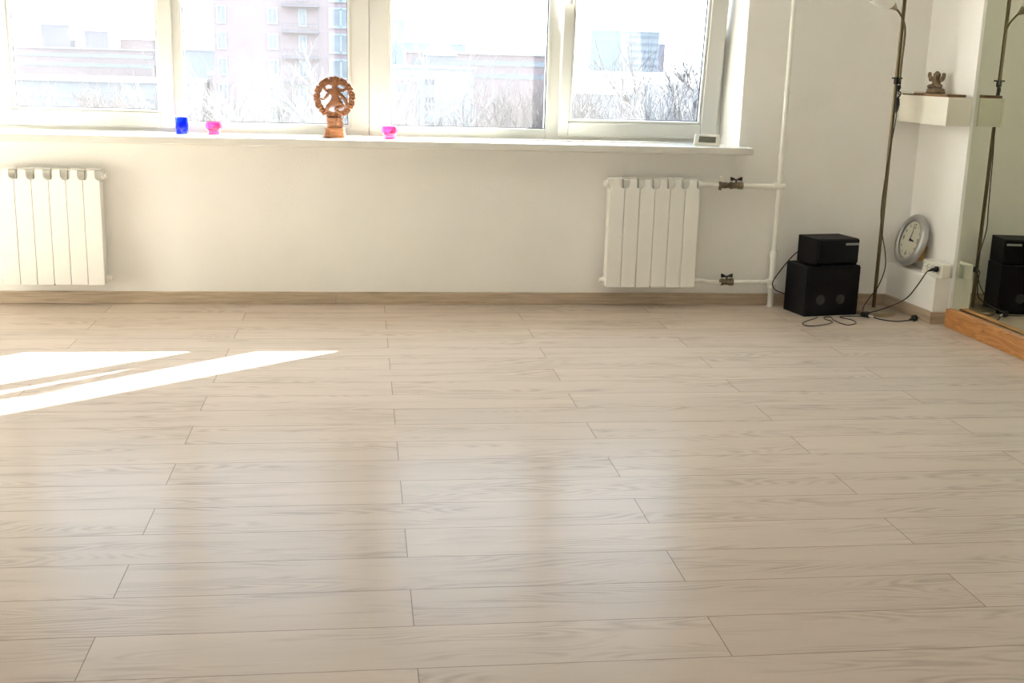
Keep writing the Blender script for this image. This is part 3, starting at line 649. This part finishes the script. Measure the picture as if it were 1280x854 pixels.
# ring with notched flames, built flat in XZ
RC = .200
bm = NB(); n = 264; ro_, ri_ = [], []
NA = [0, 22, 45, 68, 97, 125, 150, 210, 235, 262, 290, 315, 338]
for i in range(n):
    t = 360*i/n
    ang_top = (t+360) % 360          # degrees clockwise from top
    ro = .1035 + .0012*math.sin(R(t*24)); 
    for na in (17, 42, 69, 97, 125, 158, 207, 232, 258, 282, 306, 343):
        d_ = abs((ang_top-na+180) % 360-180)
        if d_ < 2.6: ro = .1035-.017*(1-d_/2.6)
    ri = .0715 + .002*math.sin(R(t*18))
    ro_.append(ro); ri_.append(ri)
vo_f, vi_f, vo_b, vi_b = [], [], [], []
for i in range(n):
    t = 2*math.pi*i/n; sx_, cz_ = math.sin(t), math.cos(t)
    vo_f.append(bm.verts.new((ro_[i]*sx_, -.011, RC+ro_[i]*cz_))); vi_f.append(bm.verts.new((ri_[i]*sx_, -.011, RC+ri_[i]*cz_)))
    vo_b.append(bm.verts.new((ro_[i]*sx_, .011, RC+ro_[i]*cz_))); vi_b.append(bm.verts.new((ri_[i]*sx_, .011, RC+ri_[i]*cz_)))
for i in range(n):
    j = (i+1) % n
    bm.faces.new((vo_f[i], vo_f[j], vi_f[j], vi_f[i])); bm.faces.new((vo_b[i], vi_b[i], vi_b[j], vo_b[j]))
    bm.faces.new((vo_f[i], vo_b[i], vo_b[j], vo_f[j])); bm.faces.new((vi_f[i], vi_f[j], vi_b[j], vi_b[i]))
obj('flame_ring', bm, M['carved'], ca, bevel=.001)
bm = NB()   # relief tongues between the notches
for k in range(36):
    t = math.pi*2*(k+.5)/36; c_ = Vector((.089*math.sin(t), -.0115, RC+.089*math.cos(t)))
    mt = Matrix.Translation(c_) @ Matrix.Rotation(t+.5, 4, 'Y')
    lathe(bm, [(0, -.011), (.0035, -.006), (.0045, 0), (.003, .006), (0, .011)], 8, mt)
obj('ring_relief', bm, M['carved'], ca, smooth=True)
F = lambda x, z, y=-.004: (x*1.02, y, RC+z)
nodes = [(F(.002, -.018), .016),                       # 0 pelvis
         (F(.004, .006), .013), (F(.004, .030), .0185), (F(.001, .046), .010),   # waist chest neck
         (F(0, .060, -.008), .0125), (F(0, .078), .012), (F(0, .094), .010), (F(0, .104), .009),      # head, crown
         (F(-.020, .036), .009), (F(-.040, .032), .007), (F(-.050, .048), .006), (F(-.066, .044), .005),       # left upper arm raised
         (F(.024, .038), .009), (F(.044, .034), .007), (F(.056, .050), .006), (F(.068, .036), .005),
         (F(-.026, .022, -.010), .007), (F(-.044, .004, -.012), .006), (F(-.030, .014, -.02), .006), (F(-.052, -.012, -.01), .004), (F(-.070, -.006), .0035),
         (F(.028, .018, -.010), .007), (F(.048, -.004, -.014), .0065), (F(.058, -.034, -.012), .005), (F(.052, -.050, -.008), .004),
         (F(-.018, -.034), .013), (F(-.034, -.046, -.010), .010), (F(-.040, -.072), .008), (F(-.048, -.086), .007),    
         (F(.026, -.030, -.008), .013), (F(.044, -.042, -.012), .0095), (F(.014, -.050, -.014), .008), (F(.000, -.058, -.012), .007), (F(.030, -.078, -.008), .007), (F(.048, -.088, -.006), .007),
         ]
edges = [(0, 1), (1, 2), (2, 3), (3, 4), (4, 5), (5, 6), (6, 7), (2, 8), (8, 9), (9, 10), (10, 11), (2, 12), (12, 13), (13, 14), (14, 15),
         (2, 16), (16, 17), (17, 18), (17, 19), (19, 20), (2, 21), (21, 22), (22, 23), (23, 24), (0, 25), (25, 26), (26, 27), (27, 28), (0, 29), (29, 30), (30, 31), (31, 32), (32, 33), (33, 34)]
nodes = [(p_, r_2*1.28) for p_, r_2 in nodes]
skin('dancer', nodes, edges, M['carved'], ca, 2)
for sg in (-1, 1):
    bm = NB(); tube(bm, spline([F(sg*.012, .062), F(sg*.03, .066), F(sg*.050, .058), F(sg*.074, .058)], 6), [.0055]*19, 8); obj('flowing_hair', bm, M['carved'], ca, smooth=True)
bm = NB(); tube(bm, spline([F(.026, -.006), F(.048, .000), F(.058, -.022), F(.060, -.056)], 6), [.006]*19, 8); obj('sash_cloth', bm, M['carved'], ca, smooth=True)

# ------------------------------------------------------------------ outside
GZ = -20
bm = NB(); box(bm, -900, 900, 2, 1500, GZ-1, GZ); struct(obj('ground_outside', bm, M['ground']), 'snowy ground far below the windows')
def house(name, loc, label, cat='building', rotz=0):
    r = empty(name, loc, (0, 0, rotz)); return tagp(r, label, cat)
def wins(parent, cols, rows, w_, h_, fm_=True):
    for x in cols:
        for z in rows:
            bm = NB(); ring_y(bm, x-w_/2, x+w_/2, z-h_/2, z+h_/2, w_*.14, w_*.14, h_*.1, h_*.1, -.12, -.02); box(bm, x-w_*.04, x+w_*.04, -.12, -.02, z-h_*.45, z+h_*.45); f = obj('window', bm, M['extframe'], parent)
            bm = NB(); box(bm, x-w_*.40, x+w_*.40, -.05, -.01, z-h_*.43, z+h_*.43); obj('pane', bm, M['extglass'], f)
# brick tower, 110 m away; local origin at ground, x to the right
bt = house('apartment_building', (-13.9, 110, GZ), 'tall pinkish brick apartment tower with balconies behind the left window')
bm = NB(); box(bm, 0, 16.2, 0, 16, 0, 60); obj('wall', bm, M['brick'], bt)
rows = [19.5+2.62*k-.0 for k in range(0, 6)]        # storeys whose windows show
z0 = 25.3   # centre of the window at pixel row 20
wz = [z0-2.38*k for k in range(-1, 6)]
wins(bt, [5.5], wz, 1.0, 1.5); wins(bt, [11.9], wz, 2.3, 1.9); wins(bt, [.75], wz, .9, 1.7)
wins(bt, [8.3], [z-.1 for z in wz], .8, 1.6)
for z in wz:
    bz = z-1.35; bm = NB(); box(bm, 6.4, 9.9, -1.1, 0, bz-.16, bz); f = obj('balcony', bm, M['conc'], bt)
    bm = NB(); box(bm, 6.4, 9.9, -1.1, -1.04, bz+.0, bz+.12); box(bm, 6.4, 9.9, -1.1, -1.04, bz+.62, bz+.70)
    for k in range(8): box(bm, 6.4+k*.492, 6.45+k*.492, -1.1, -1.04, bz, bz+.7)
    obj('railing', bm, M['conc'], f)
    bm = NB(); box(bm, 9.8, 9.88, -.6, -.5, bz, bz+2.4); obj('balcony_post', bm, M['conc'], f)
# white block, 190 m away
wb = house('white_building', (4.3, 190, GZ), 'white flat-roofed block with small dark windows behind the second pane')
bm = NB(); box(bm, 0, 14.1, 0, 12, 0, 20.6); obj('wall', bm, M['render_w'], wb)
bm = NB(); box(bm, -.3, 14.4, -.3, 12.3, 20.6, 21.0); obj('roof', bm, M['snow'], wb)
bm = NB()
for k in range(30): box(bm, 4+k*.33, 4.06+k*.33, .2, .26, 21, 21.9)
box(bm, 4, 13.7, .2, .26, 21.85, 21.95); obj('roof_railing', bm, M['conc'], wb)
for z in (18.4, 15.5, 14.2, 11.5, 10.3):
    for x in (6.2, 6.75, 7.3):
        bm = NB(); box(bm, x-.2, x+.2, -.06, 0, z-.45, z+.45); obj('window', bm, M['roofdark'], wb)
for z in (18.0, 13.6, 10.9):
    bm = NB(); box(bm, 4.0, 4.7, -.06, 0, z-.6, z+.6); obj('window', bm, M['roofdark'], wb)
pb = house('pink_annex', (4.6, 186, GZ), 'low pinkish annex standing against the white block')
bm = NB(); box(bm, 0, 4.2, 0, 3.4, 0, 18.6); obj('wall', bm, M['render_p'], pb)
bm = NB(); box(bm, -.1, 4.3, -.1, 3.4, 18.6, 18.9); obj('roof', bm, M['snow'], pb)
for x, z in ((1.4, 17.6), (2.3, 17.6)):
    bm = NB(); box(bm, x-.3, x+.3, -.06, 0, z-.8, z+.5); obj('window', bm, M['extglass'], pb)
def block(name, X0, X1, Y, z1, m, label, d=14, roof=None, stripes=0, hip=0, band=None):
    r = house(name, (X0, Y, GZ), label); wd = X1-X0; H = z1-GZ
    bm = NB(); box(bm, 0, wd, 0, d, 0, H); obj('wall', bm, m, r)
    bm = NB()
    if hip:
        v = [bm.verts.new(c) for c in ((-.4, -.4, H), (wd+.4, -.4, H), (wd+.4, d+.4, H), (-.4, d+.4, H), (wd*.28, d/2, H+hip), (wd*.72, d/2, H+hip))]
        for f in ((0, 1, 5, 4), (1, 2, 5), (2, 3, 4, 5), (3, 0, 4), (3, 2, 1, 0)): bm.faces.new([v[i] for i in f])
    else: box(bm, -.4, wd+.4, -.4, d+.4, H, H+.5)
    obj('roof', bm, roof or M['snow'], r)
    if stripes:
        for k in range(stripes):
            z = H-2-(k*3.0); bm = NB(); box(bm, wd*.04, wd*.96, -.15, 0, z-.6, z+.6); obj('window_band', bm, band or M['extglass'], r)
    return r
block('terraced_building', 10.5, 45.5, 280, 3.9, M['render_p'], 'long pinkish building with snowy roof behind the white block', 16, stripes=2)
block('town_house', 13.7, 20.5, 255, 3.2, M['render_g'], 'grey house with hipped roof rising behind the white block', 9, roof=M['render_g'], hip=3.2)
block('office_tower', 117, 133.5, 600, 20.5, M['render_b'], 'pale blue office tower on the skyline in the right sash', 18)
block('office_tower', 113.6, 127.6, 500, 17.2, M['render_w'], 'banded white tower beside the pale blue one on the skyline', 14, stripes=6, band=M['render_g'])
block('office_tower', 16, 25, 700, 25.9, M['render_b'], 'slim pale tower at the left edge of the second fixed pane', 14)
block('office_tower', 143, 156, 600, 14.5, M['render_v'], 'low pale tower right of the banded tower', 14)
block('office_tower', 20, 60, 690, 13.0, M['render_b'], 'wide pale block low on the skyline behind the grey house', 14)
block('panel_tower', -154.5, -141, 600, 14.8, M['render_v'], 'mauve square tower on the skyline in the left sash', 16)
block('panel_tower', -134.3, -123, 600, 12.4, M['render_v'], 'lower mauve tower right of the square one on the skyline', 16)
block('panel_tower', -121.5, -100, 620, 9.2, M['render_p'], 'long low pink block right of the mauve towers', 16)
block('hillside_building', -130, -66, 400, 3.0, M['render_p'], 'broad pinkish building band across the left sash', 20, stripes=2)
block('hillside_building', -61, -45, 380, 3.5, M['render_g'], 'pale grey building left of the brick tower', 20)
block('warehouse', -62, -27.5, 190, -2.9, M['render_g'], 'long low building with broad snow-covered roof in the left sash', 26, stripes=1)
block('warehouse', -26.8, -15.5, 210, -1.6, M['render_p'], 'small snow-roofed building between warehouse and brick tower', 20)
hr = house('gabled_house', (26.5, 150, GZ), 'house with snowy gable roof behind the right sash')
bm = NB(); box(bm, 0, 22, 0, 12, 0, 18.0); obj('wall', bm, M['render_w'], hr)
bm = NB(); v = [bm.verts.new(c) for c in ((-.5, -.6, 18), (22.5, -.6, 18), (22.5, 12.6, 18), (-.5, 12.6, 18), (4.5, 6, 21.0), (22.5, 6, 21.0))]
for f in ((0, 1, 5, 4), (2, 3, 4, 5), (3, 0, 4), (1, 2, 5), (0, 3, 2, 1)): bm.faces.new([v[i] for i in f])
obj('roof', bm, M['snow'], hr)
dr = house('dark_roofed_house', (20.8, 84, GZ), 'house with dark pointed roof behind the branches at far right')
bm = NB(); box(bm, 0, 7.5, 0, 6, 0, 18.2); obj('wall', bm, M['render_v'], dr)
bm = NB(); v = [bm.verts.new(c) for c in ((-.3, -.3, 18.2), (7.8, -.3, 18.2), (7.8, 6.3, 18.2), (-.3, 6.3, 18.2), (1.5, 3, 20.2), (6.5, 3, 20.2))]
for f in ((0, 1, 5, 4), (2, 3, 4, 5), (3, 0, 4), (1, 2, 5), (0, 3, 2, 1)): bm.faces.new([v[i] for i in f])
obj('roof', bm, M['roofdark'], dr)

# bare trees
def tree_parts(seed, H, spread, thick):
    rnd = random.Random(seed); tr = NB(); br = NB()
    tube(tr, [(0, 0, 0), (.2, .1, H*.4), (0, 0, H*.75), (.1, 0, H*.9)], [thick, thick*.8, thick*.45, thick*.2], 8)
    def grow(p, d, L, r, lv):
        n = 3; pts = [p]
        for i in range(n):
            d = (d + Vector((rnd.uniform(-.16, .16), rnd.uniform(-.16, .16), rnd.uniform(-.02, .14)))).normalized(); pts.append(pts[-1] + d*L/n)
        tube(br, pts, [r*(1-.22*i) for i in range(4)], 4 if lv else 5)
        if lv >= 3: return
        for k in range((6, 6, 5)[lv]):
            q = pts[1 + k % 3] if lv else pts[rnd.choice((1, 2, 3))]
            d2 = (d + Vector((rnd.uniform(-.9, .9), rnd.uniform(-.9, .9), rnd.uniform(-.15, .5)))).normalized()
            grow(q, d2, L*rnd.uniform(.48, .68), r*.5, lv+1)
    for k in range(9):
        t = rnd.uniform(.42, .9); a_ = k*2.4+rnd.uniform(-.3, .3)
        grow(Vector((.1*t, .05, H*t)), Vector((math.cos(a_)*spread, math.sin(a_)*spread, .8)).normalized(), H*(1.02-t)*.62, thick*.32, 0)
    return tr, br
protos = {}
def tree(kind, x, y, H, label, birch=False):
    key = (kind, birch)
    if key not in protos:
        tr, br = tree_parts(kind, 20, .75, .28 if not birch else .16)
        m = M['birch'] if birch else M['bark']
        root = empty('bare_tree', (x, y, GZ)); obj('trunk', tr, m, root); obj('branches', br, m, root); protos[key] = root
    else:
        src = protos[key]; root = src.copy(); C.objects.link(root); root.location = (x, y, GZ)
        for ch in list(src.children):
            c_ = ch.copy(); C.objects.link(c_); c_.parent = root
    s_ = H/20; root.scale = (s_, s_, s_); root.rotation_euler = (0, 0, (x*7.3) % 6.28)
    tagp(root, label, 'tree', 'bare winter trees outside the windows'); return root
TR = [(1, -18.2, 62, 18.4, 'bare brown tree at the left edge of the left sash', 0), (2, -13.9, 64, 18.2, 'bare brown tree in the middle of the left sash', 0),
      (3, -19.5, 84, 18.6, 'bare brown tree behind its neighbours low in the left sash', 0), (4, -11.4, 52, 19.0, 'bare slender tree at the right edge of the left sash', 0),
      (5, -9.2, 58, 19.4, 'bare brown tree in the lower left of the first fixed pane', 0), (4, -5.9, 48, 18.0, 'bare slender tree before the brick tower, left of middle', 0),
      (6, -3.6, 46, 19.4, 'pale birch before the brick tower balconies', 1), (4, -1.1, 42, 21.4, 'tall pale birch behind the carved figure', 1), (2, -5.0, 68, 18.6, 'bare brown tree low before the brick tower', 0),
      (3, 4.4, 66, 17.9, 'bare brown tree low before the white block', 0), (1, 8.6, 70, 19.2, 'bare brown tree right of the white block', 0),
      (5, 11.2, 80, 19.8, 'bare brown tree in the right half of the second fixed pane', 0), (3, 13.6, 70, 19.4, 'bare brown tree at the right edge of the second fixed pane', 0),
      (1, 17.6, 58, 21.8, 'dark bare tree at the right edge of the right sash', 0), (6, 15.9, 50, 20.4, 'pale birch in the lower right of the right sash', 1), (2, 20.6, 66, 22.2, 'dark bare tree partly behind the right window frame', 0)]
for k, x, y, H, lab, b_ in TR: tree(k, x, y, H, lab, bool(b_))
